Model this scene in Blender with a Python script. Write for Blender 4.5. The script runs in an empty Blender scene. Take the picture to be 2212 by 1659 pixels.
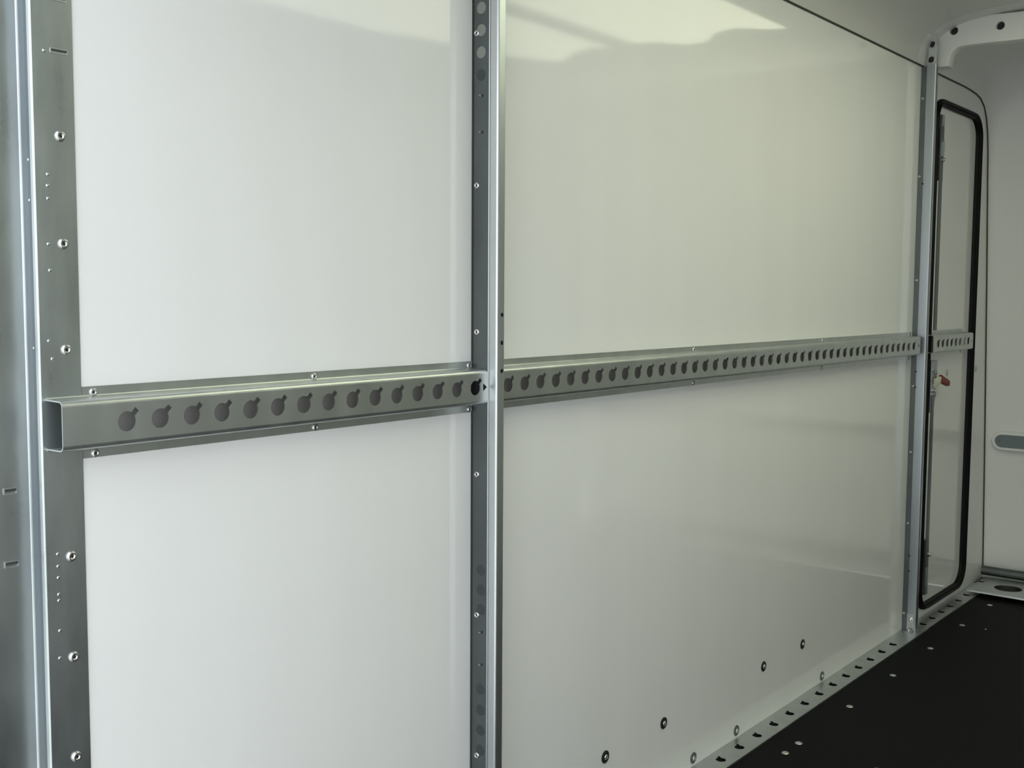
import bpy, math, random
from mathutils import Matrix, Vector

SC = bpy.context.scene
COL = SC.collection
R = random.Random(7)

# ------------------------------------------------------------------ camera
cam_data = bpy.data.cameras.new('camera')
cam = bpy.data.objects.new('camera', cam_data)
COL.objects.link(cam)
cam_data.sensor_fit = 'HORIZONTAL'
cam_data.sensor_width = 36.0
cam_data.lens = 38.84
cam_data.clip_start = 0.02
cam_data.clip_end = 500
yaw, pitch, roll = 0.8931, -0.0812, 0.0061
fwd = Vector((math.sin(yaw) * math.cos(pitch), math.cos(yaw) * math.cos(pitch), math.sin(pitch)))
rgt = Vector((math.cos(yaw), -math.sin(yaw), 0))
upv = rgt.cross(fwd)
r2 = math.cos(roll) * rgt + math.sin(roll) * upv
u2 = -math.sin(roll) * rgt + math.cos(roll) * upv
mw = Matrix.Identity(4)
for i in range(3):
    mw[i][0] = r2[i]; mw[i][1] = u2[i]; mw[i][2] = -fwd[i]
mw[0][3], mw[1][3], mw[2][3] = -0.8056, -1.3364, 1.1867
cam.matrix_world = mw
SC.camera = cam

# ------------------------------------------------------------------ view + sky
SC.view_settings.view_transform = 'Standard'
SC.view_settings.look = 'None'
SC.view_settings.gamma = 1
SC.view_settings.use_curve_mapping = False
SC.view_settings.exposure = 0.96

world = bpy.data.worlds.new('overcast_sky')
SC.world = world
world.use_nodes = True
nt = world.node_tree
nt.nodes.clear()
wo = nt.nodes.new('ShaderNodeOutputWorld')
bg = nt.nodes.new('ShaderNodeBackground')
ramp = nt.nodes.new('ShaderNodeValToRGB')
sep = nt.nodes.new('ShaderNodeSeparateXYZ')
tc = nt.nodes.new('ShaderNodeTexCoord')
nt.links.new(tc.outputs['Generated'], sep.inputs[0])
nt.links.new(sep.outputs['Z'], ramp.inputs[0])
nt.links.new(ramp.outputs[0], bg.inputs[0])
nt.links.new(bg.outputs[0], wo.inputs[0])
e = ramp.color_ramp.elements
e[0].position = 0.0; e[0].color = (0.97, 1.0, 1.0, 1)
e[1].position = 1.0; e[1].color = (0.74, 0.82, 0.92, 1)
x = ramp.color_ramp.elements.new(0.35); x.color = (0.90, 0.96, 1.0, 1)
bg.inputs['Strength'].default_value = 1.25

# veiled sun high over the nose: it falls on the roof and the yard, not into the trailer
sun_d = bpy.data.lights.new('sun', 'SUN')
sun_d.energy = 3.9
sun_d.angle = math.radians(4)
sun_d.color = (1.0, 0.97, 0.90)
sun = bpy.data.objects.new('sun', sun_d)
COL.objects.link(sun)
sun.rotation_euler = Vector((-0.55, 0.45, -1.0)).to_track_quat('-Z', 'Y').to_euler()


# ------------------------------------------------------------------ materials
def mat(name, col, rough=0.5, metal=0.0, spec=0.5, noise=None, bump=None, coat=0.0, rvar=0.0):
    """noise = (scale xyz, amount): broad mottling of the colour; bump = (scale, strength, distance)"""
    m = bpy.data.materials.new(name)
    m.use_nodes = True
    t = m.node_tree
    b = t.nodes['Principled BSDF']
    b.inputs['Base Color'].default_value = (*col, 1)
    b.inputs['Roughness'].default_value = rough
    b.inputs['Metallic'].default_value = metal
    b.inputs['Specular IOR Level'].default_value = spec
    b.inputs['Coat Weight'].default_value = coat
    b.inputs['Coat Roughness'].default_value = 0.03
    if noise or bump:
        geo = t.nodes.new('ShaderNodeNewGeometry')
    if noise:
        mp = t.nodes.new('ShaderNodeMapping')
        mp.inputs['Scale'].default_value = noise[0]
        n = t.nodes.new('ShaderNodeTexNoise')
        n.inputs['Scale'].default_value = 1.0
        n.inputs['Detail'].default_value = 5
        t.links.new(geo.outputs['Position'], mp.inputs[0])
        t.links.new(mp.outputs[0], n.inputs['Vector'])
        rp = t.nodes.new('ShaderNodeValToRGB')
        a = noise[1]
        rp.color_ramp.elements[0].position = 0.3
        rp.color_ramp.elements[1].position = 0.7
        rp.color_ramp.elements[0].color = (*[c * (1 - a) for c in col], 1)
        rp.color_ramp.elements[1].color = (*[min(1, c * (1 + a)) for c in col], 1)
        t.links.new(n.outputs[0], rp.inputs[0])
        t.links.new(rp.outputs[0], b.inputs['Base Color'])
        if rvar:
            mr = t.nodes.new('ShaderNodeMapRange')
            mr.inputs['To Min'].default_value = rough - rvar
            mr.inputs['To Max'].default_value = rough + rvar
            t.links.new(n.outputs[0], mr.inputs['Value'])
            t.links.new(mr.outputs[0], b.inputs['Roughness'])
    if bump:
        n2 = t.nodes.new('ShaderNodeTexNoise')
        n2.inputs['Scale'].default_value = bump[0]
        n2.inputs['Detail'].default_value = 3
        t.links.new(geo.outputs['Position'], n2.inputs['Vector'])
        bp = t.nodes.new('ShaderNodeBump')
        bp.inputs['Strength'].default_value = bump[1]
        bp.inputs['Distance'].default_value = bump[2]
        t.links.new(n2.outputs[0], bp.inputs['Height'])
        t.links.new(bp.outputs[0], b.inputs['Normal'])
    return m


M_PANEL = mat('white_glossy_panel', (0.78, 0.78, 0.77), rough=0.055, spec=0.5, noise=((9, 9, 0.6), 0.012), bump=(260, 0.012, 0.001))
M_GRP = mat('white_fibreglass', (0.76, 0.76, 0.74), rough=0.45, bump=(32, 0.22, 0.005))
M_GREYW = mat('greyed_unseen_wall', (0.42, 0.42, 0.41), rough=0.5)
M_ROOF = mat('white_roof_skin', (0.62, 0.62, 0.59), rough=0.35, bump=(14, 0.05, 0.004))
M_SKYROOF = mat('translucent_roof_laminate', (0.80, 0.84, 0.62), rough=0.4)
_t = M_SKYROOF.node_tree
_tr = _t.nodes.new('ShaderNodeBsdfTranslucent'); _tr.inputs[0].default_value = (0.84, 0.86, 0.62, 1)
_mx = _t.nodes.new('ShaderNodeMixShader'); _mx.inputs[0].default_value = 0.75
_t.links.new(_t.nodes['Principled BSDF'].outputs[0], _mx.inputs[1]); _t.links.new(_tr.outputs[0], _mx.inputs[2])
_t.links.new(_mx.outputs[0], _t.nodes['Material Output'].inputs[0])
M_ZINC = mat('galvanised_steel', (0.54, 0.565, 0.555), rough=0.38, metal=0.95, noise=((22, 22, 5), 0.07), rvar=0.05, bump=(420, 0.02, 0.001))
M_PILLAR = mat('smeared_galvanised_steel', (0.535, 0.575, 0.58), rough=0.29, metal=0.95, noise=((26, 26, 7), 0.14), rvar=0.06)
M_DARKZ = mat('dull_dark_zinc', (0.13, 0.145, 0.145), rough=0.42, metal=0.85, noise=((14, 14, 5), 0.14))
M_LIGHTZ = mat('bright_zinc', (0.58, 0.61, 0.625), rough=0.36, metal=0.95, noise=((10, 40, 3), 0.06))
M_REBATE = mat('reflection_toned_steel', (0.20, 0.225, 0.25), rough=0.36, metal=0.9, noise=((20, 20, 3), 0.10))  # dull blue of the reflected surroundings, put into the base colour
M_MIDZ = mat('mid_zinc', (0.36, 0.39, 0.41), rough=0.36, metal=0.95, noise=((10, 40, 3), 0.06))
M_BACK = mat('rail_shade_grey', (0.42, 0.405, 0.395), rough=0.7)  # grey that stands in for shade behind the rail holes
M_RIVET = mat('bright_rivet_steel', (0.60, 0.60, 0.585), rough=0.30, metal=1.0)
M_BLACK = mat('black_hole_core', (0.01, 0.01, 0.011), rough=0.6)
M_RUBBER = mat('black_rubber', (0.003, 0.003, 0.003), rough=0.5, spec=0.15)
M_SEAL = mat('dark_sealant', (0.035, 0.038, 0.034), rough=0.6)
M_FLOOR = mat('black_phenolic_board', (0.0030, 0.0030, 0.0028), rough=0.65, spec=0.12, bump=(700, 0.25, 0.0006), noise=((60, 60, 60), 0.25))
M_WASHER = mat('black_plastic_washer', (0.018, 0.02, 0.019), rough=0.35)
M_WASHG = mat('grey_plastic_washer', (0.10, 0.11, 0.10), rough=0.35)
M_PLATE = mat('blue_grey_painted_plate', (0.20, 0.24, 0.25), rough=0.4, metal=0.3)
M_RED = mat('red_plastic', (0.17, 0.014, 0.010), rough=0.4, spec=0.25)
M_CREAM = mat('cream_metal_lever', (0.62, 0.61, 0.50), rough=0.4)
M_SPOTL = mat('pale_round_mark', (0.26, 0.275, 0.25), rough=0.5, metal=0.4)
M_SPOTD = mat('dark_round_mark', (0.07, 0.08, 0.081), rough=0.5, metal=0.6)
M_OUT = mat('slate_blue_blocker', (0.045, 0.06, 0.075), rough=0.8)
M_GROUND = mat('pale_concrete', (0.40, 0.41, 0.41), rough=0.8, noise=((0.7, 0.7, 0.7), 0.3))


# ------------------------------------------------------------------ helpers
def link(name, verts, faces, material, parent=None, smooth=False, auto=None):
    me = bpy.data.meshes.new(name)
    me.from_pydata([tuple(v) for v in verts], [], faces)
    me.materials.append(material)
    o = bpy.data.objects.new(name, me)
    COL.objects.link(o)
    if smooth:
        me.polygons.foreach_set('use_smooth', [True] * len(me.polygons))
        if auto is not None:
            me.update()
            me.set_sharp_from_angle(angle=math.radians(auto))
    me.update()
    if parent:
        o.parent = parent
        o.matrix_parent_inverse = parent.matrix_world.inverted()
    return o


class MB:
    def __init__(s):
        s.v = []; s.f = []

    def add(s, verts, faces):
        k = len(s.v)
        s.v += [tuple(v) for v in verts]
        s.f += [tuple(i + k for i in f) for f in faces]
        return s

    def box(s, x0, x1, y0, y1, z0, z1):
        v = [(x, y, z) for x in (x0, x1) for y in (y0, y1) for z in (z0, z1)]
        return s.add(v, [(0, 1, 3, 2), (4, 6, 7, 5), (0, 4, 5, 1), (2, 3, 7, 6), (0, 2, 6, 4), (1, 5, 7, 3)])

    def loft(s, rings, closed=True, caps=True):
        """rings: list of equal-length point lists"""
        n = len(rings[0]); v = [p for r in rings for p in r]; f = []
        for i in range(len(rings) - 1):
            for j in range(n if closed else n - 1):
                k = (j + 1) % n
                f.append((i * n + j, i * n + k, (i + 1) * n + k, (i + 1) * n + j))
        if caps and closed:
            f.append(tuple(range(n))[::-1])
            f.append(tuple((len(rings) - 1) * n + j for j in range(n)))
        return s.add(v, f)

    def lathe(s, c, ax, prof, n=20):
        """prof: (radius, height along ax) pairs; closed at both ends if radius is 0"""
        ax = Vector(ax).normalized()
        a = ax.orthogonal().normalized(); b = ax.cross(a)
        rings = []
        for r, h in prof:
            rings.append([Vector(c) + ax * h + (a * math.cos(t) + b * math.sin(t)) * max(r, 1e-5)
                          for t in [2 * math.pi * k / n for k in range(n)]])
        return s.loft(rings, True, True)

    def ring(s, c, ax, prof, n=24):
        """prof is a closed loop of (radius, height): an annular body"""
        ax = Vector(ax).normalized()
        a = ax.orthogonal().normalized(); b = ax.cross(a)
        rings = [[Vector(c) + ax * h + (a * math.cos(t) + b * math.sin(t)) * r for t in [2 * math.pi * k / n for k in range(n)]] for r, h in list(prof) + [prof[0]]]
        return s.loft(rings, True, False)

    def tube(s, pts, r, n=10):
        pts = [Vector(p) for p in pts]; rings = []
        for i, p in enumerate(pts):
            d = (pts[min(i + 1, len(pts) - 1)] - pts[max(i - 1, 0)]).normalized()
            ref = Vector((0, 1, 0)) if abs(d.y) < 0.9 else Vector((0, 0, 1))
            a = d.cross(ref).normalized(); b = d.cross(a)
            rings.append([p + (a * math.cos(t) + b * math.sin(t)) * r for t in [2 * math.pi * k / n for k in range(n)]])
        return s.loft(rings, True, True)

    def build(s, name, material, parent=None, smooth=False, auto=30):
        return link(name, s.v, s.f, material, parent, smooth, auto)


def plate(outline, holes, thick, mapf, bevel=0.0):
    """sheet with holes: outline and holes in 2-D (u, v), thickness along w (0 .. -thick); mapf(u, v, w) -> world"""
    cu = bpy.data.curves.new('tmp', 'CURVE')
    cu.dimensions = '2D'
    cu.fill_mode = 'BOTH'
    cu.extrude = thick / 2
    cu.bevel_depth = bevel
    cu.bevel_resolution = 1
    for loop in [outline] + list(holes):
        sp = cu.splines.new('POLY')
        sp.points.add(len(loop) - 1)
        for p, (a, b) in zip(sp.points, loop):
            p.co = (a, b, 0, 1)
        sp.use_cyclic_u = True
    o = bpy.data.objects.new('tmp', cu)
    COL.objects.link(o)
    dg = bpy.context.evaluated_depsgraph_get()
    me = bpy.data.meshes.new_from_object(o.evaluated_get(dg))
    v = [mapf(p.co.x, p.co.y, p.co.z - thick / 2) for p in me.vertices]
    f = [tuple(p.vertices) for p in me.polygons]
    bpy.data.objects.remove(o)
    bpy.data.curves.remove(cu)
    bpy.data.meshes.remove(me)
    return v, f


def circ(cx, cy, r, n=24):
    return [(cx + r * math.cos(2 * math.pi * k / n), cy + r * math.sin(2 * math.pi * k / n)) for k in range(n)]


def keyhole(cx, cy, r=0.0133, tip=0.0218, w=0.0037, ang=45, n=26):
    """round hole with a square slot pointing along ang"""
    a0 = math.radians(ang); half = math.asin(w / r); pts = []
    for k in range(n + 1):
        t = a0 + half + (2 * math.pi - 2 * half) * k / n
        pts.append((cx + r * math.cos(t), cy + r * math.sin(t)))
    d = (math.cos(a0), math.sin(a0)); p = (-d[1], d[0])
    pts.append((cx + d[0] * tip - p[0] * w, cy + d[1] * tip - p[1] * w))
    pts.append((cx + d[0] * tip + p[0] * w, cy + d[1] * tip + p[1] * w))
    return pts


def rrect(x0, x1, z0, z1, r, n=8):
    pts = []
    for cx, cz, a in ((x1 - r, z1 - r, 0), (x0 + r, z1 - r, 90), (x0 + r, z0 + r, 180), (x1 - r, z0 + r, 270)):
        for k in range(n + 1):
            t = math.radians(a + 90 * k / n)
            pts.append((cx + r * math.cos(t), cz + r * math.sin(t)))
    return pts


def tag(o, label, cat, group=None, kind=None):
    if label: o['label'] = label
    if cat: o['category'] = cat
    if group: o['group'] = group
    if kind: o['kind'] = kind
    return o


def empty(name, loc, label, cat, group=None):
    o = bpy.data.objects.new(name, None)
    o.empty_display_size = 0.05
    o.location = loc
    COL.objects.link(o)
    bpy.context.view_layer.update()
    return tag(o, label, cat, group)


def structure(o, label=None, cat=None):
    return tag(o, label, cat, None, 'structure')


def rivet(parent, c, ax, r=0.0062):
    m = MB()
    m.lathe(c, ax, [(r, 0), (r, r * .12), (r * .92, r * .30), (r * .74, r * .44), (r * .56, r * .48), (r * .44, r * .44), (r * .36, r * .30), (0, r * .28)], 20)
    o = m.build('rivet', M_RIVET, parent, True, 80)
    h = MB()
    h.lathe(Vector(c) + Vector(ax).normalized() * r * .285, ax, [(r * .34, 0), (r * .30, r * .02), (0, r * .02)], 12)
    h.build('rivet_core', M_BLACK, o, True)
    return o


def dimple(parent, c, ax, r=0.0022, material=None):
    m = MB()
    m.lathe(c, ax, [(r, 0), (r * .8, r * .3), (r * .4, r * .45), (0, r * .5)], 12)
    return m.build('dimple', material or M_LIGHTZ, parent, True, 80)


# ------------------------------------------------------------------ the shell of the trailer
W = 2.05            # inner width
# outline of the side panel seen from inside (x, z); the front edge leans and its top corner is round
FRONT_EDGE = [(3.56, 1.976), (3.64, 1.974), (3.707, 1.970), (3.765, 1.960), (3.815, 1.937), (3.852, 1.895), (3.876, 1.835), (3.890, 1.76),
              (3.900, 1.66), (3.920, 1.48), (3.944, 1.265), (3.974, 0.95), (4.002, 0.66), (4.030, 0.35), (4.055, 0.05), (4.060, -0.03)]
DOOR = rrect(3.228, 3.752, 0.030, 1.888, 0.088)
v, f = plate([(-0.06, 1.976)] + [(-0.06, -0.03)] + FRONT_EDGE[::-1], [DOOR[::-1]], 0.02, lambda u, v_, w: (u, -w, v_))
wall = structure(link('wall_left', v, f, M_PANEL), 'glossy white side wall panel carrying the perforated rails', 'wall')

# door leaf set into the wall
v, f = plate(DOOR, [], 0.02, lambda u, v_, w: (u, 0.0015 - w, v_))
door = structure(link('door_1', v, f, M_PANEL), 'white side door with rounded corners inside a black rubber seal', 'door')


def ring_profile(loop, prof):
    """sweep a cross-section (offset outwards, y) round a closed loop of (x, z)"""
    n = len(loop); rings = []
    for i in range(n):
        a = Vector(loop[i - 1]); b = Vector(loop[(i + 1) % n])
        d = (b - a).normalized(); nn = Vector((d.y, -d.x))
        rings.append([(loop[i][0] + nn.x * o, y, loop[i][1] + nn.y * o) for o, y in prof])
    k = len(prof); V = [p for r in rings for p in r]; F = []
    for i in range(n):
        j = (i + 1) % n
        for a in range(k):
            b = (a + 1) % k
            F.append((i * k + a, i * k + b, j * k + b, j * k + a))
    return V, F


GP = [(-0.016, 0.004), (-0.016, -0.008), (-0.013, -0.013), (-0.009, -0.014), (-0.0075, -0.011), (-0.006, -0.0145), (-0.003, -0.020), (0.000, -0.022), (0.003, -0.020),
      (0.0045, -0.015), (0.006, -0.013), (0.009, -0.010), (0.010, 0.004)]
v, f = ring_profile(rrect(3.226, 3.750, 0.034, 1.885, 0.088, 12), GP)
seal = link('door_seal', v, f, M_RUBBER, door, True, 50)
seal['label'] = 'black ribbed rubber seal'

# thin dark joint where the panel meets roof and nose
m = MB()
m.tube([(-0.1, -0.0015, 1.9755), (1.6, -0.0015, 1.9755)] + [(x_, -0.0015, z_) for x_, z_ in FRONT_EDGE[:-1]], 0.0031, 8)
structure(m.build('trim_1', M_SEAL, None, True), 'dark sealant joint round the top and front edge of the side wall', 'trim')

# roof strip beside the wall, then the moulded nose round the front corner
roof_prof = [(0.012, 0.0), (-0.002, 0.001), (-0.004, 0.004), (-0.005, 0.030), (-0.010, 0.050), (-0.022, 0.076), (-0.045, 0.105), (-0.08, 0.128), (-0.14, 0.145),
             (-0.24, 0.156), (-0.38, 0.160)]
m = MB()
inner = []
for X in (-0.10, 1.0, 2.0, 3.07):
    inner.append([(X, y, 1.977 + h) for y, h in roof_prof] + [(X, y, 1.990 + h + .012) for y, h in roof_prof[::-1]])
m.loft(inner, True, True)
structure(m.build('ceiling', M_ROOF, None, True, 40), 'white rounded ceiling strip above the side wall', 'ceiling')

top_line = [(3.035, 1.9772), (3.2, 1.977), (3.35, 1.977), (3.47, 1.977)]
curve = top_line + FRONT_EDGE
ny = [0.012, -0.002, -0.004, -0.007, -0.013, -0.024, -0.045, -0.08, -0.14, -0.24, -0.38, -0.7, -1.0, -1.35, -1.67, -1.81, -1.91, -1.97, -2.005, -2.026, -2.037, -2.043, -2.046, -2.048, -2.062]


def lift(y):
    d = min(-y, 2.05 + y)
    pts = [(-0.02, 0.0), (0.002, 0.001), (0.004, 0.004), (0.007, 0.036), (0.013, 0.056), (0.024, 0.078), (0.045, 0.105), (0.08, 0.128), (0.14, 0.145), (0.24, 0.156),
           (0.38, 0.160), (0.7, 0.17), (1.1, 0.175)]
    for a, b in zip(pts, pts[1:]):
        if d <= b[0]:
            t = (d - a[0]) / (b[0] - a[0])
            return a[1] + t * (b[1] - a[1])
    return pts[-1][1]


rings_in = []
for y in ny:
    ring = []
    for i, (X, Z) in enumerate(curve):
        a = curve[max(i - 1, 0)]; b = curve[min(i + 1, len(curve) - 1)]
        d = Vector((b[0] - a[0], b[1] - a[1])).normalized(); n_ = Vector((-d.y, d.x))
        if n_.y < 0 and n_.x < 0: n_ = -n_
        if n_.dot(Vector((0.7, 0.7))) < 0: n_ = -n_
        w = max(0.0, n_.y) ** 1.2
        h = lift(y) * (0.13 + 0.87 * w)
        ring.append((X + n_.x * h, y, Z + n_.y * h))
    rings_in.append(ring)
rings = []
for k, y in enumerate(ny):
    rings.append(rings_in[k] + [(p[0] + .03, y, p[2] + .03) for p in rings_in[k][::-1]])
m = MB()
m.loft(rings, True, True)
structure(m.build('wall_front', M_GRP, None, True, 50), 'white moulded fibreglass nose wall at the far right', 'wall')

# translucent roof laminate between opaque ribs (above and behind the picture), then the unseen opposite wall
ZR = 2.137
m = MB()
m.box(-0.10, 3.12, -.43, -.375, ZR, ZR + .012)
m.box(-0.10, 0.85, -1.64, -.43, ZR, ZR + .012)
m.box(-0.10, 3.12, -1.09, -1.00, ZR - .006, ZR + .012)
m.box(-0.10, 3.12, -2.07, -1.64, ZR, ZR + .012)
ends = [(-.43, 2.96), (-.50, 2.93), (-.58, 2.84), (-.68, 2.86), (-.76, 2.97), (-.86, 2.96), (-.93, 2.85), (-1.0, 2.83)]
ends2 = [(-1.09, 2.87), (-1.18, 2.78), (-1.30, 2.84), (-1.42, 2.94), (-1.52, 2.72), (-1.58, 2.3), (-1.64, 2.1)]
for en in (ends, ends2):
    for (y0, x0), (y1, x1) in zip(en, en[1:]):
        m.add([(x0, y0, ZR), (3.12, y0, ZR), (3.12, y1, ZR), (x1, y1, ZR), (x0, y0, ZR + .012), (3.12, y0, ZR + .012), (3.12, y1, ZR + .012), (x1, y1, ZR + .012)],
              [(0, 3, 2, 1), (4, 5, 6, 7), (0, 1, 5, 4), (1, 2, 6, 5), (2, 3, 7, 6), (3, 0, 4, 7)])
structure(m.build('ceiling', M_ROOF), 'opaque ribs of the roof, outside the picture', 'ceiling')
for en in (ends, ends2):
    m = MB()
    m.add([(.85, y, ZR + .003) for y, x_ in en] + [(x_, y, ZR + .003) for y, x_ in en], [(i, i + 1, i + 1 + len(en), i + len(en)) for i in range(len(en) - 1)])
    structure(m.build('ceiling', M_SKYROOF), 'translucent roof laminate letting daylight in, outside the picture', 'ceiling')
m = MB(); m.box(-.16, -.11, -2.06, -.06, 1.95, 2.16)  # header added out of view to hold light off the upper left panel
structure(m.build('added_rear_header', M_ZINC), 'added unseen galvanised rear header that shades the upper left panel', 'trim')
m = MB(); m.box(-.10, 4.03, -2.085, -2.062, -0.03, ZR)  # unseen wall, its grey set to cut the light bounced inside
structure(m.build('unseen_wall_right', M_GREYW), 'unseen side wall across from the panel, greyed to lower the bounced light', 'wall')
m = MB(); m.box(-0.10, 4.10, -2.06, 0.0, -0.03, -0.004)
structure(m.build('floor', M_FLOOR), 'matt black non-slip floor board', 'floor')
floor = bpy.data.objects['floor']
for X, Y in ((1.827, -.142), (1.909, -.142), (2.253, -.144), (2.598, -.146), (2.946, -.148), (3.29, -.149), (3.631, -.150), (1.880, -.366), (3.292, -.230)):
    m = MB()
    r = 0.0100 if (X, Y) != (3.292, -.230) else 0.003
    m.lathe((X, Y, -0.004), (0, 0, 1), [(r, 0), (r * .9, .0012), (r * .45, .0022), (r * .3, .0022), (r * .25, .0012), (0, .0011)], 18)
    o = m.build('floor_screw', M_ZINC, floor, True, 60)
for X, Z, lt in ((1.195, .156, 0), (1.446, .157, 0), (1.981, .156, 0), (2.238, .156, 0), (1.594, .021, 1), (1.826, .020, 1), (2.388, .018, 1)):
    m = MB(); m.lathe((X, 0, Z), (0, -1, 0), [(.0145, 0), (.0145, .0015), (.0125, .0028), (.0070, .0030), (0, .0030)], 24)
    ws = m.build('washer', M_WASHG if lt else M_WASHER, wall, True, 50)
    m = MB(); m.lathe((X, -.003, Z), (0, -1, 0), [(.0062, 0), (.0058, .0014), (.0035, .0026), (.0022, .0026), (.0018, .0012), (0, .0012)], 16)
    m.build('screw_head', M_RIVET, ws, True, 60)
for X, Z, par in ((3.49, .899, door), (3.85, .897, wall)):
    m = MB(); m.lathe((X, 0.0015 if par is door else 0, Z), (0, -1, 0), [(.014, 0), (.014, .002), (.010, .003), (.006, .003), (.005, .0045), (0, .005)], 20)
    m.build('bolt_head', M_ZINC, par, True, 50)


# ------------------------------------------------------------------ perforated rails
ZC = 1.0173


def rail(x0, x1, f0, f1, holes, rivets, label, tri=None, notch=None):
    t = empty('perforated_rail', (x0, 0, ZC), label, 'rail', 'perforated lashing rails on the side wall')
    hs = [keyhole(hx, 0, n=22)[::-1] for hx in holes]
    if tri:
        hs.append([(tri, .0075), (tri, -.0075), (tri + .0105, 0)])
    mm = MB()
    hh = 0.0245
    mm.add(*plate([(x0, -hh), (x1, -hh), (x1, hh), (x0, hh)], hs, 0.0018, lambda u, v_, w: (u, -0.040 - w, ZC + v_)))

    def half(s):
        # bend, web and flange as a folded sheet: outer and inner line, (y, z)
        o_ = [(-0.040, hh)] + [(-0.0325 - .0075 * math.cos(a), hh + .0075 * math.sin(a)) for a in [math.radians(q) for q in (18, 36, 54, 72, 90)]]
        i_ = [(-0.0382, hh)] + [(-0.0325 - .0057 * math.cos(a), hh + .0057 * math.sin(a)) for a in [math.radians(q) for q in (18, 36, 54, 72, 90)]]
        o_ += [(-0.004, 0.0325), (-0.0028, 0.0330), (-0.0022, 0.0345)]
        i_ += [(-0.003, 0.0307), (-0.0008, 0.0315), (-0.0004, 0.0345)]
        return [(y, ZC + s * z) for y, z in o_], [(y, ZC + s * z) for y, z in i_]
    for s in (1, -1):
        a, b = half(s)
        sec = a + b[::-1]
        mm.loft([[(x_, y, z) for y, z in sec] for x_ in (x0, x1)], True, True)
        zf = ZC + s * 0.0345; ze = ZC + (0.0455 if s > 0 else -0.0485)
        mm.box(f0, f1, -0.0022, -0.0004, min(zf, ze), max(zf, ze))
    mm.build('rail_body', M_ZINC, t, True, 35)
    mm = MB(); mm.box(x0 + (.075 if x0 < 0 else .006), x1 - .004, -.0030, -.0008, ZC - .030, ZC + .030)  # added strip: darkens the view through the holes where only shade lies
    mm.build('hole_shade_strip', M_BACK, t)
    for rx in rivets:
        rivet(t, (rx, -.0022, ZC + .0378), (0, -1, 0), .0058)
        rivet(t, (rx + .001, -.0022, ZC - .0430), (0, -1, 0), .0058)
    return t


rail(-0.0895, 0.7345, -0.041, 0.7345, [0.05 * i for i in range(15)], [-0.025, 0.3535, 0.7255],
     'short galvanised rail with keyhole cut-outs left of the middle post', tri=0.7215)
rail(0.7615, 3.058, 0.7615, 3.070, [0.7933 + 0.05 * i for i in range(45)], [1.554, 2.315, 3.052],
     'long galvanised rail with keyhole cut-outs between the two posts', tri=3.040)
rail(3.196, 3.660, 3.196, 3.645, [3.2481 + 0.05 * i for i in range(8)], [3.632],
     'shortest perforated rail crossing the side door at the far right', tri=3.640)

# rail laid flat along the foot of the wall, in two lengths
FH = [1.6731 - .1017 * 9 + .1017 * i for i in range(22)] + [3.096]
fh2 = [3.198, 3.2985, 3.401, 3.503, 3.605, 3.708]
for nm, a, b, hol, lab in (('floor_rail', 0.0, 3.155, [h for h in FH if 0.05 < h < 3.05], 'long galvanised perforated floor rail along the foot of the white panel'),
                           ('floor_rail', 3.157, 3.93, fh2, 'short galvanised perforated floor rail below the side door')):
    t = empty(nm, (a, -.03, 0), lab, 'rail', 'floor rails at the foot of the side wall')
    mm = MB()
    mm.add(*plate([(a, -.0700), (b, -.0725), (b, -.0006), (a, -.0006)], [keyhole(h, -.0365 - .0015 * (h - 1.6), r=.0130, ang=45)[::-1] for h in hol], 0.0015,
                  lambda u, v_, w: (u, v_, w)))
    mm.add([(a, -.0700, 0), (b, -.0725, 0), (b, -.0725, -.0038), (a, -.0700, -.0038), (a, -.0688, 0), (b, -.0713, 0), (b, -.0713, -.0038), (a, -.0688, -.0038)],
           [(0, 1, 2, 3), (7, 6, 5, 4), (0, 3, 7, 4), (1, 5, 6, 2), (3, 2, 6, 7), (0, 4, 5, 1)])
    mm.build('rail_body', M_ZINC, t, True, 30)
    for h in hol[1::2] if nm and a == 0 else hol[3:4]:
        if h > 1.5:
            dimple(t, (h + .028, -.022, 0), (0, 0, 1), .0016, M_RIVET)
    if a == 0:
        for hx in (1.815, 1.835, 1.885, 1.905):
            dimple(t, (hx, -.024, 0), (0, 0, 1), .0016, M_RIVET)

# ------------------------------------------------------------------ middle post
def sheet(path, z0, z1, th, name, material, parent, top=None):
    """folded sheet standing upright: path of (x, y); thickness towards the left-hand side"""
    pts = [Vector(p) for p in path]; off = []
    for i, p in enumerate(pts):
        a = pts[max(i - 1, 0)]; b = pts[min(i + 1, len(pts) - 1)]
        d = (b - a).normalized(); off.append(p + Vector((-d.y, d.x)) * th)
    sec = [(p.x, p.y) for p in pts] + [(p.x, p.y) for p in off[::-1]]
    mm = MB(); mm.loft([[(x_, y, z) for x_, y in sec] for z in (z0, z1)], True, True)
    return mm.build(name, material, parent, True, 35)


def arc(cx, cy, r, a0, a1, n=6):
    return [(cx + r * math.cos(math.radians(a0 + (a1 - a0) * k / n)), cy + r * math.sin(math.radians(a0 + (a1 - a0) * k / n))) for k in range(n + 1)]


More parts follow.
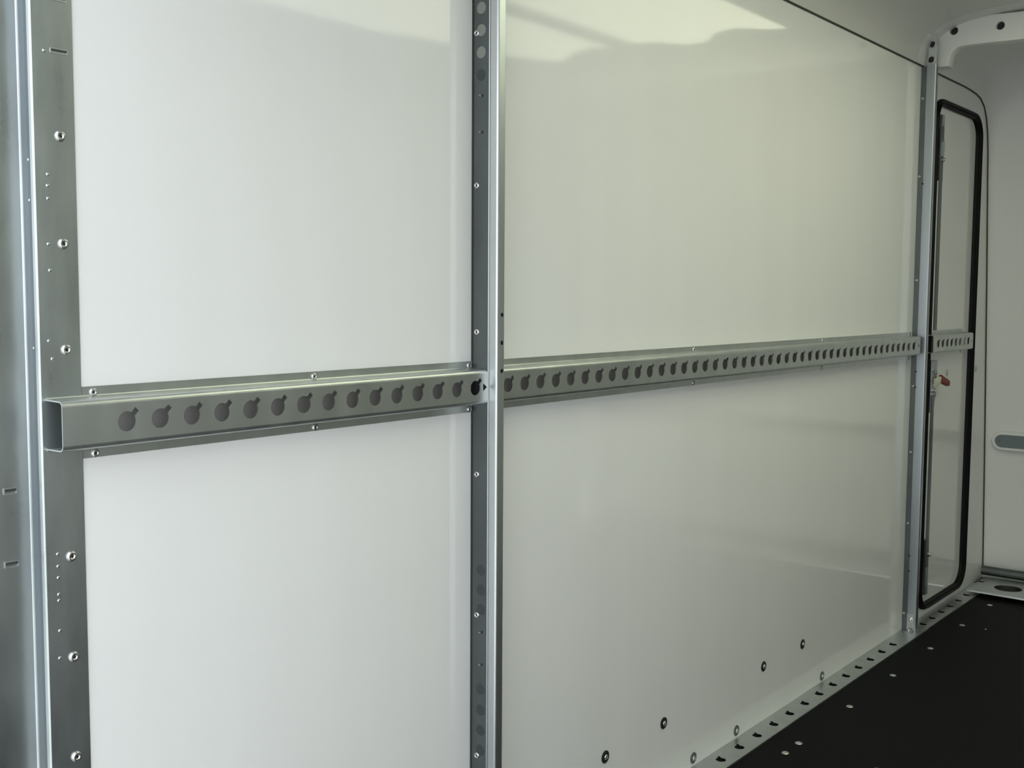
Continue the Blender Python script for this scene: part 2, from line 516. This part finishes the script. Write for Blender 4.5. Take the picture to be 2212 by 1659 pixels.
post = empty('upright_post', (0.747, -0.03, 0), 'galvanised upright post in the middle, between short and long rail', 'post', 'upright posts on the side wall')
X1 = 0.7375
sec = [(X1, -0.0005), (X1, -0.0545)] + arc(X1 + .0045, -0.0545, .0045, 180, 270)[1:]
holes1 = [circ(0.7518, zz, .0040, 16)[::-1] for zz in (1.149, 1.098, 1.0465)]
mm = MB()
pl = [Vector(p) for p in sec]
off = [p + Vector((.0018, 0)) for p in pl[:2]] + [Vector(p) for p in arc(X1 + .0045, -0.0545, .0027, 180, 270)[1:]]
ring = [(p.x, p.y) for p in pl] + [(p.x, p.y) for p in off[::-1]]
mm.loft([[(x_, y, z) for x_, y in ring] for z in (0.0005, 1.972)], True, True)
mm.add(*plate([(X1 + .0045, 0.0005), (0.7570, 0.0005), (0.7570, 1.972), (X1 + .0045, 1.972)], holes1, .0018, lambda u, v_, w: (u, -.059 - w, v_)))
ring = arc(0.7570, -.0575, .0015, 270, 360, 4) + [(0.7585, -.0005), (.7571, -.0005)] + [(.7571, -.0572)] + [(.7570, -.0574)]
mm.loft([[(x_, y, z) for x_, y in ring] for z in (0.0005, 1.972)], True, True)
mm.build('post_channel', M_LIGHTZ, post, True, 40)
# dark angle strip riveted onto the side of the channel
strip = MB()
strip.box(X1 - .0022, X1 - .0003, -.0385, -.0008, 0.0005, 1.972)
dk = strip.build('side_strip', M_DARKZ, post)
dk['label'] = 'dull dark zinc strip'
mm = MB(); mm.box(X1 - .0040, X1 - .0003, -.0024, -.0003, 0.0005, 1.972)
mm.build('joint_seal', M_SEAL, post)
lip = MB(); lip.tube([(X1 - .0012, -.0395, .0005), (X1 - .0012, -.0395, 1.972)], .0013, 8)
lip.build('folded_lip', M_LIGHTZ, post, True)
for i, z in enumerate((1.654, 1.383, 1.117, 0.853, 0.587, 0.316)):
    rivet(post, (X1 - .0022, -.0105 - .0012 * i, z), (-1, 0, 0), .0062)
for z, mt in [(1.697, M_SPOTL), (1.658, M_SPOTL), (1.619, M_SPOTL), (1.579, M_SPOTD), (.674, M_SPOTD), (.636, M_SPOTD), (.599, M_SPOTD), (.446, M_SPOTD), (.406, M_SPOTD), (.367, M_SPOTD), (.328, M_SPOTD)]:  # thin discs, pale near the top and dark further down
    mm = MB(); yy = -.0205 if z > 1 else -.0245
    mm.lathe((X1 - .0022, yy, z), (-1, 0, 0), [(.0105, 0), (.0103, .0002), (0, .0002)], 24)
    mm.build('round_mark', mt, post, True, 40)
for z, s in ((1.543, -1), (1.478, -1), (.555, 1), (.493, 1)):
    yy = -.020 if z > 1 else -.0235
    mm = MB()
    mm.add([(X1 - .0025, yy + .005, z - .0012 - s * .0012), (X1 - .0055, yy - .003, z - .0012 + s * .0014), (X1 - .0055, yy - .003, z + .0012 + s * .0014), (X1 - .0025, yy + .005, z + .0012 - s * .0012),
            (X1 - .0023, yy + .005, z - .0012 - s * .0012), (X1 - .0023, yy - .003, z - .0012 + s * .0014), (X1 - .0023, yy - .003, z + .0012 + s * .0014), (X1 - .0023, yy + .005, z + .0012 - s * .0012)],
           [(0, 1, 2, 3), (7, 6, 5, 4), (0, 4, 5, 1), (1, 5, 6, 2), (2, 6, 7, 3), (3, 7, 4, 0)])
    tb = mm.build('punched_tab', M_LIGHTZ, post)
    mm = MB(); mm.box(X1 - .0026, X1 - .0022, yy - .0058, yy - .0030, z - .0025 + s * .001, z + .0028 + s * .001)
    mm.build('tab_slot', M_BLACK, tb)

# ------------------------------------------------------------------ rear frame pillar at the left edge
pil = empty('frame_pillar', (-0.09, 0, 0), 'wide smeared galvanised frame pillar at the left edge of the picture', 'pillar')
path = [(-0.0415, -0.0022), (-0.0950, -0.0022)] + arc(-0.0950, 0.0008, .0030, 270, 180)[1:] + [(-0.098, 0.0046)]
sheet(path[::-1], -0.30, 2.12, .0015, 'front_flange', M_PILLAR, pil)
path = [(-0.0980, 0.0046), (-0.0984, 0.0060), (-0.0978, 0.0070), (-0.0978, 0.0238)]
reb = sheet(path[::-1], -0.30, 2.12, .0015, 'rebate_strip', M_REBATE, pil)
reb['label'] = 'narrow steel strip between the two folds, with a bluish reflection put into its colour'
path = [(-0.0978, 0.0238), (-0.0990, 0.0238), (-0.0995, 0.0250)] + arc(-0.1010, 0.0250, .0015, 0, 90, 4)[1:] + [(-0.1120, 0.0264), (-0.135, 0.0268), (-0.17, 0.0262), (-0.26, 0.0262)]
sheet(path[::-1], -0.30, 2.12, .0015, 'outer_sheet', M_PILLAR, pil)
for z, xx in ((1.382, -.062), (1.247, -.0615), (1.112, -.0612), (.843, -.0615), (.709, -.062), (.574, -.062)):
    rivet(pil, (xx, -.0024, z), (0, -1, 0), .0072)
for X, z in ((-.080, 1.485), (-.0795, 1.333), (-.080, 1.319), (-.080, 1.303), (-.081, 1.246), (-.080, 1.213), (-.084, 1.124), (-.080, 1.101), (-.080, .849), (-.080, .833), (-.080, .818),
             (-.080, .796), (-.080, .788), (-.080, .748), (-.081, .712)):
    dimple(pil, (X, -.0024, z), (0, -1, 0), .0024, M_PILLAR)
for z in (1.35, 1.30, 1.115):
    dimple(pil, (-.0985, 0.009, z), (-1, 0, 0), .002, M_PILLAR)


def slot(parent, c, w, h, t=0.0012):
    """small punched slot with a raised rim, lying in the x-z plane"""
    x_, y, z = c
    mm = MB()
    mm.add(*plate(rrect(-w / 2 - t, w / 2 + t, -h / 2 - t, h / 2 + t, .0012, 3), [rrect(-w / 2, w / 2, -h / 2, h / 2, .0006, 3)[::-1]], .0012,
                  lambda u, v_, q_: (x_ + u, y - .0011 - q_, z + v_)))
    s_ = mm.build('slot_rim', M_ZINC, parent)
    mm = MB(); mm.box(x_ - w / 2, x_ + w / 2, y - .0006, y - .0001, z - h / 2 + h * .4, z + h / 2)
    mm.build('slot_opening', M_SEAL, s_)


slot(pil, (-.0605, -.0022, 1.487), .021, .0042)
slot(pil, (-.0605, -.0022, 1.552), .021, .0042)
slot(pil, (-.1255, .0262, .934), .015, .0060)
slot(pil, (-.1265, .0262, .840), .016, .0062)

# ------------------------------------------------------------------ far post by the door
p2 = empty('upright_post', (3.10, -0.03, 0), 'galvanised upright post beside the side door, ending rounded under the ceiling', 'post', 'upright posts on the side wall')
X2 = 3.088
mm = MB()
sec = [(X2, -0.0185), (X2, -0.0455)] + arc(X2 + .005, -0.0455, .005, 180, 270)[1:] + arc(X2 + .017, -.0455, .005, 270, 360, 5)[1:] + [(X2 + .022, -.002)]
pts = [Vector(p) for p in sec]
ins = [(X2 + .0018, -.0185), (X2 + .0018, -.0450), (X2 + .0045, -.0488), (X2 + .0175, -.0488), (X2 + .0202, -.045), (X2 + .0202, -.002)]
ring = sec + ins[::-1]
mm.loft([[(x_, y, z) for x_, y in ring] for z in (0.0006, 1.978)], True, True)
mm.build('post_channel', M_MIDZ, p2, True, 40)
# upper tongue with two round holes, rounded top
tongue = [(-.0195, 1.978), (-.0500, 1.978), (-.0500, 2.052)] + [(-.0400 - .010 * math.cos(math.radians(a)), 2.062 + .012 * math.sin(math.radians(a))) for a in (0, 30, 60, 90, 120)] + [(-.0310, 2.060), (-.0230, 2.035)]
mm = MB()
mm.add(*plate(tongue, [circ(-.0345, 2.0435, .0100, 20)[::-1], circ(-.0330, 1.9925, .0100, 20)[::-1]], .002, lambda u, v_, w: (X2 - w, u, v_)))
mm.box(X2 + .002, X2 + .020, -.0500, -.0482, 1.978, 2.060)
mm.build('top_tongue', M_ZINC, p2, True, 35)
for zz, yy in ((2.0435, -.0345), (1.9925, -.0330)):
    mm = MB()
    mm.ring((X2 - .003, yy, zz), (1, 0, 0), [(.0098, 0), (.0120, .0008), (.0126, .003), (.0098, .003)], 24)
    rr = mm.build('hole_rim', M_LIGHTZ, p2, True, 60)
    mm = MB(); mm.lathe((X2 + .0005, yy, zz), (1, 0, 0), [(.0099, 0), (.0099, .012), (0, .012)], 20)
    mm.build('hole_core', M_BLACK, rr)
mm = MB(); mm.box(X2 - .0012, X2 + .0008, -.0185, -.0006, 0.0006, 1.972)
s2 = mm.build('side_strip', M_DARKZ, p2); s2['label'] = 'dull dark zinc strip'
for z, yy in ((1.865, -.008), (1.60, -.006), (1.243, -.009), (.873, -.010), (.640, -.010), (.385, -.009), (.06, -.006)):
    rivet(p2, (X2 - .0012, yy, z), (-1, 0, 0), .0042)
for z in (1.575, .925, .870, .270, .215):
    mm = MB(); mm.lathe((X2 - .0012, -.0178, z), (-1, 0, 0), [(.0035, 0), (.003, .0005), (0, .0005)], 12)
    mm.build('punched_hole', M_BLACK, p2)
# foot bracket with two bolts
mm = MB(); mm.box(X2 - .0030, X2 - .0001, -.0430, -.0185, 0.0006, .062); mm.box(X2 - .030, X2 - .003, -.0430, -.0185, 0.0006, .0028)
fb = mm.build('foot_bracket', M_ZINC, p2)
mm = MB(); mm.lathe((X2 - .003, -.031, .042), (-1, 0, 0), [(.0085, 0), (.0085, .001), (.0065, .0015), (.0062, .006), (.004, .0075), (0, .0078)], 14)
mm.build('bolt', M_RIVET, fb, True, 40)
mm = MB(); mm.lathe((X2 - .016, -.031, .0028), (0, 0, 1), [(.0085, 0), (.0085, .001), (.0065, .0015), (.0062, .006), (.004, .0075), (0, .0078)], 14)
mm.build('bolt', M_RIVET, fb, True, 40)

# ------------------------------------------------------------------ roof bow with round holes
T = [(-.0065, 1.990), (-.0085, 2.016), (-.018, 2.050), (-.033, 2.080), (-.046, 2.100), (-.060, 2.110), (-.083, 2.1155), (-.121, 2.1165), (-.144, 2.119), (-.173, 2.124), (-.218, 2.126), (-.30, 2.1225), (-.5, 2.130), (-1.02, 2.135)]
B = [(-1.02, 2.050), (-.30, 2.040), (-.221, 2.042), (-.131, 2.0435), (-.110, 2.043), (-.095, 2.040), (-.083, 2.032), (-.074, 2.019), (-.069, 2.000), (-.067, 1.981), (-.0065, 1.981)]
mm = MB()
bh = [(-.084, 2.094), (-.235, 2.090)] + [(-.235 - .152 * k, 2.091) for k in range(1, 6)]
mm.add(*plate(T + B, [circ(a, b, .0178, 24)[::-1] for a, b in bh], .045, lambda u, v_, w: (3.152 - w, u, v_), bevel=.0045))
T2 = [(-2.05 - a, b) for a, b in T]; B2 = [(-2.05 - a, b) for a, b in B]
mm.add(*plate((T2 + B2)[::-1], [], .045, lambda u, v_, w: (3.152 - w, u, v_), bevel=.0045))
bow = tag(mm.build('roof_bow', M_GRP, None, True, 40), 'white roof bow with round holes crossing below the ceiling at top right', 'beam')
for a, b in bh[:3]:
    mm = MB(); mm.lathe((3.162, a, b), (1, 0, 0), [(.0134, 0), (.0134, .030), (0, .030)], 20)
    mm.build('hole_core', M_BLACK, bow)

# ------------------------------------------------------------------ lock on the side door
lock = empty('door_lock', (3.27, -.01, .9), 'tall galvanised locking bar of the side door with red gripped lever', 'lock')
lx = 3.247
mm = MB(); mm.box(lx - .020, lx + .012, -.0290, -.0260, 1.066, 1.79)
mm.build('locking_bar', M_DARKZ, lock)
mm = MB(); mm.box(lx - .016, lx + .012, -.0290, -.0260, .20, .83)
mm.build('locking_bar', M_DARKZ, lock)
mm = MB(); mm.box(lx - .002, lx + .026, -.0258, .0010, 1.60, 1.83); g1 = mm.build('bar_guide', M_MIDZ, lock)
mm = MB(); mm.lathe((lx + .012, -.0290, 1.672), (0, -1, 0), [(.010, 0), (.010, .002), (.007, .003), (.006, .008), (0, .009)], 12)
mm.build('guide_bolt', M_RIVET, g1, True, 40)
mm = MB(); mm.box(lx - .002, lx + .005, -.036, -.0292, 1.685, 1.735)
mm.build('guide_pin', M_LIGHTZ, g1)
mm = MB(); mm.box(lx - .004, lx + .026, -.0258, .0010, .095, .30); g2 = mm.build('bar_guide', M_MIDZ, lock)
mm = MB(); mm.lathe((lx + .016, -.0290, .245), (0, -1, 0), [(.010, 0), (.010, .002), (.007, .003), (.006, .008), (0, .009)], 12)
mm.build('guide_bolt', M_RIVET, g2, True, 40)
mm = MB()
mm.add(*plate([(-.012, -.10), (.012, -.10), (.040, -.055), (.044, -.02), (.048, .055), (.048, .085), (-.012, .085)], [], .024, lambda u, v_, w: (lx + u, -.023 - w, .870 + v_), bevel=.001))
gb = mm.build('lock_case', M_MIDZ, lock)
for a, b in ((.006, .045), (.028, .036), (.024, .008), (.020, -.012), (.012, -.030), (.024, -.044)):
    mm = MB(); mm.lathe((lx + a, -.0235, .876 + b), (0, -1, 0), [(.0085, 0), (.0085, .002), (.006, .003), (.0055, .008), (.003, .0095), (0, .0097)], 12)
    mm.build('lock_bolt', M_RIVET, gb, True, 40)


def bar3(p0, p1, w0, w1, th):
    p0 = Vector(p0); p1 = Vector(p1); d = (p1 - p0).normalized(); side = d.cross(Vector((0, 1, 0))).normalized(); o = d.cross(side).normalized()
    rings = []
    for k in range(7):
        t = k / 6; p = p0.lerp(p1, t); w = w0 + (w1 - w0) * t
        if k == 6: w *= .75
        ring = []
        for j in range(16):
            a = 2 * math.pi * j / 16
            ca, sa = math.cos(a), math.sin(a)
            ring.append(p + side * w * math.copysign(abs(ca) ** .5, ca) + o * th * math.copysign(abs(sa) ** .5, sa))
        rings.append(ring)
    m_ = MB(); m_.loft(rings, True, True)
    return m_


lev = bar3((lx + .012, -.029, .874), (lx + .066, -.034, .886), .017, .013, .004).build('lever', M_CREAM, lock, True, 50)
lev['label'] = 'cream metal lever'
gr = bar3((lx + .060, -.033, .888), (lx + .134, -.038, .867), .0145, .013, .0075).build('grip', M_RED, lev, True, 50)
gr['label'] = 'red plastic grip'

# ------------------------------------------------------------------ metal pieces on the floor at the nose wall
fp_ = empty('floor_cover_plate', (3.78, -.05, .0), 'galvanised cover plate with large round opening on the floor before the nose wall', 'cover plate')
ZP = .018
mm = MB()
holes_ = [circ(3.850, -.158, .052, 36)[::-1], keyhole(3.895, -.043, r=.0125)[::-1]] + [circ(3.850, -.158 - .42 * k, .052, 36)[::-1] for k in (1, 2, 3, 4)]
mm.add(*plate([(3.728, -.030), (3.722, -1.98), (3.985, -1.98), (3.985, -.030)], holes_, .002, lambda u, v_, w: (u, v_, ZP + w)))
mm.add([(3.728, -.030, ZP), (3.722, -1.98, ZP), (3.720, -1.98, ZP - .006), (3.726, -.030, ZP - .006), (3.730, -.030, ZP - .002), (3.724, -1.98, ZP - .002), (3.722, -1.98, ZP - .006), (3.728, -.03, ZP - .006)],
       [(0, 1, 2, 3), (7, 6, 5, 4), (3, 2, 6, 7), (0, 3, 7, 4), (1, 5, 6, 2)])
mm.build('plate_sheet', M_ZINC, fp_, True, 35)
for k in range(5):
    mm = MB()
    mm.lathe((3.850, -.158 - .42 * k, ZP - .0205), (0, 0, 1), [(.058, 0), (.058, .018), (.0565, .018), (.0565, .002), (0, .002)], 30)
    mm.build('opening_cup', M_SEAL, fp_, True, 40)
bt = tag(None or MB().tube([(4.010, -.012 - .0, .040)] + [(4.010, -.022, .040), (4.010, -1.95, .040)], .019, 20).build('floor_tube', M_DARKZ, None, True, 60),
         'dark grey tube lying along the base of the nose wall', 'tube')
# recessed metal strip in the nose wall with rounded end
t = empty('recessed_strip', (4.0, -.05, .59), 'blue grey metal strip with rounded end set in the white nose wall', 'strip')


def nose_x(z):
    for a, b in zip(FRONT_EDGE, FRONT_EDGE[1:]):
        if b[1] <= z <= a[1]:
            k = (z - b[1]) / (a[1] - b[1])
            return b[0] + k * (a[0] - b[0])
    return 4.05


def capsule(y0, y1, z0, z1, n=10):
    r = (z1 - z0) / 2; zc = (z0 + z1) / 2
    return [(y0 - r + r * math.cos(math.radians(a)), zc + r * math.sin(math.radians(a))) for a in [90 - 180 * k / n for k in range(n + 1)]] + \
           [(y1 + r - r * math.cos(math.radians(a)), zc + r * math.sin(math.radians(a))) for a in [-90 + 180 * k / n for k in range(n + 1)]]


def fmap(dx):
    return lambda u, v_, w: (nose_x(v_) + dx - w, u, v_)


mm = MB(); mm.add(*plate(capsule(-.030, -1.95, .556, .628), [capsule(-.042, -1.93, .566, .618)[::-1]], .012, fmap(.004), bevel=.003))
rim = mm.build('white_rim', M_GRP, t, True, 50); rim['label'] = 'white moulded rim'
mm = MB(); mm.add(*plate(capsule(-.041, -1.94, .565, .619), [circ(-.062, .592, .0055, 14)[::-1]], .004, fmap(.0005)))
mm.build('metal_strip', M_PLATE, t, True, 40)

# ------------------------------------------------------------------ outside, seen only as light and reflections
m = MB(); m.box(-60, 60, -60, 60, -.62, -.60)
structure(m.build('ground', M_GROUND), 'grey yard around the trailer', 'ground')
m = MB(); m.box(-14, 0.4, 3.4, 3.7, -.6, 4.6)  # unseen blocker added to darken what the pillar folds reflect
structure(m.build('added_outside_wall', M_OUT), 'added dark wall beside the trailer that dims the pillar reflection, itself unseen', 'wall')
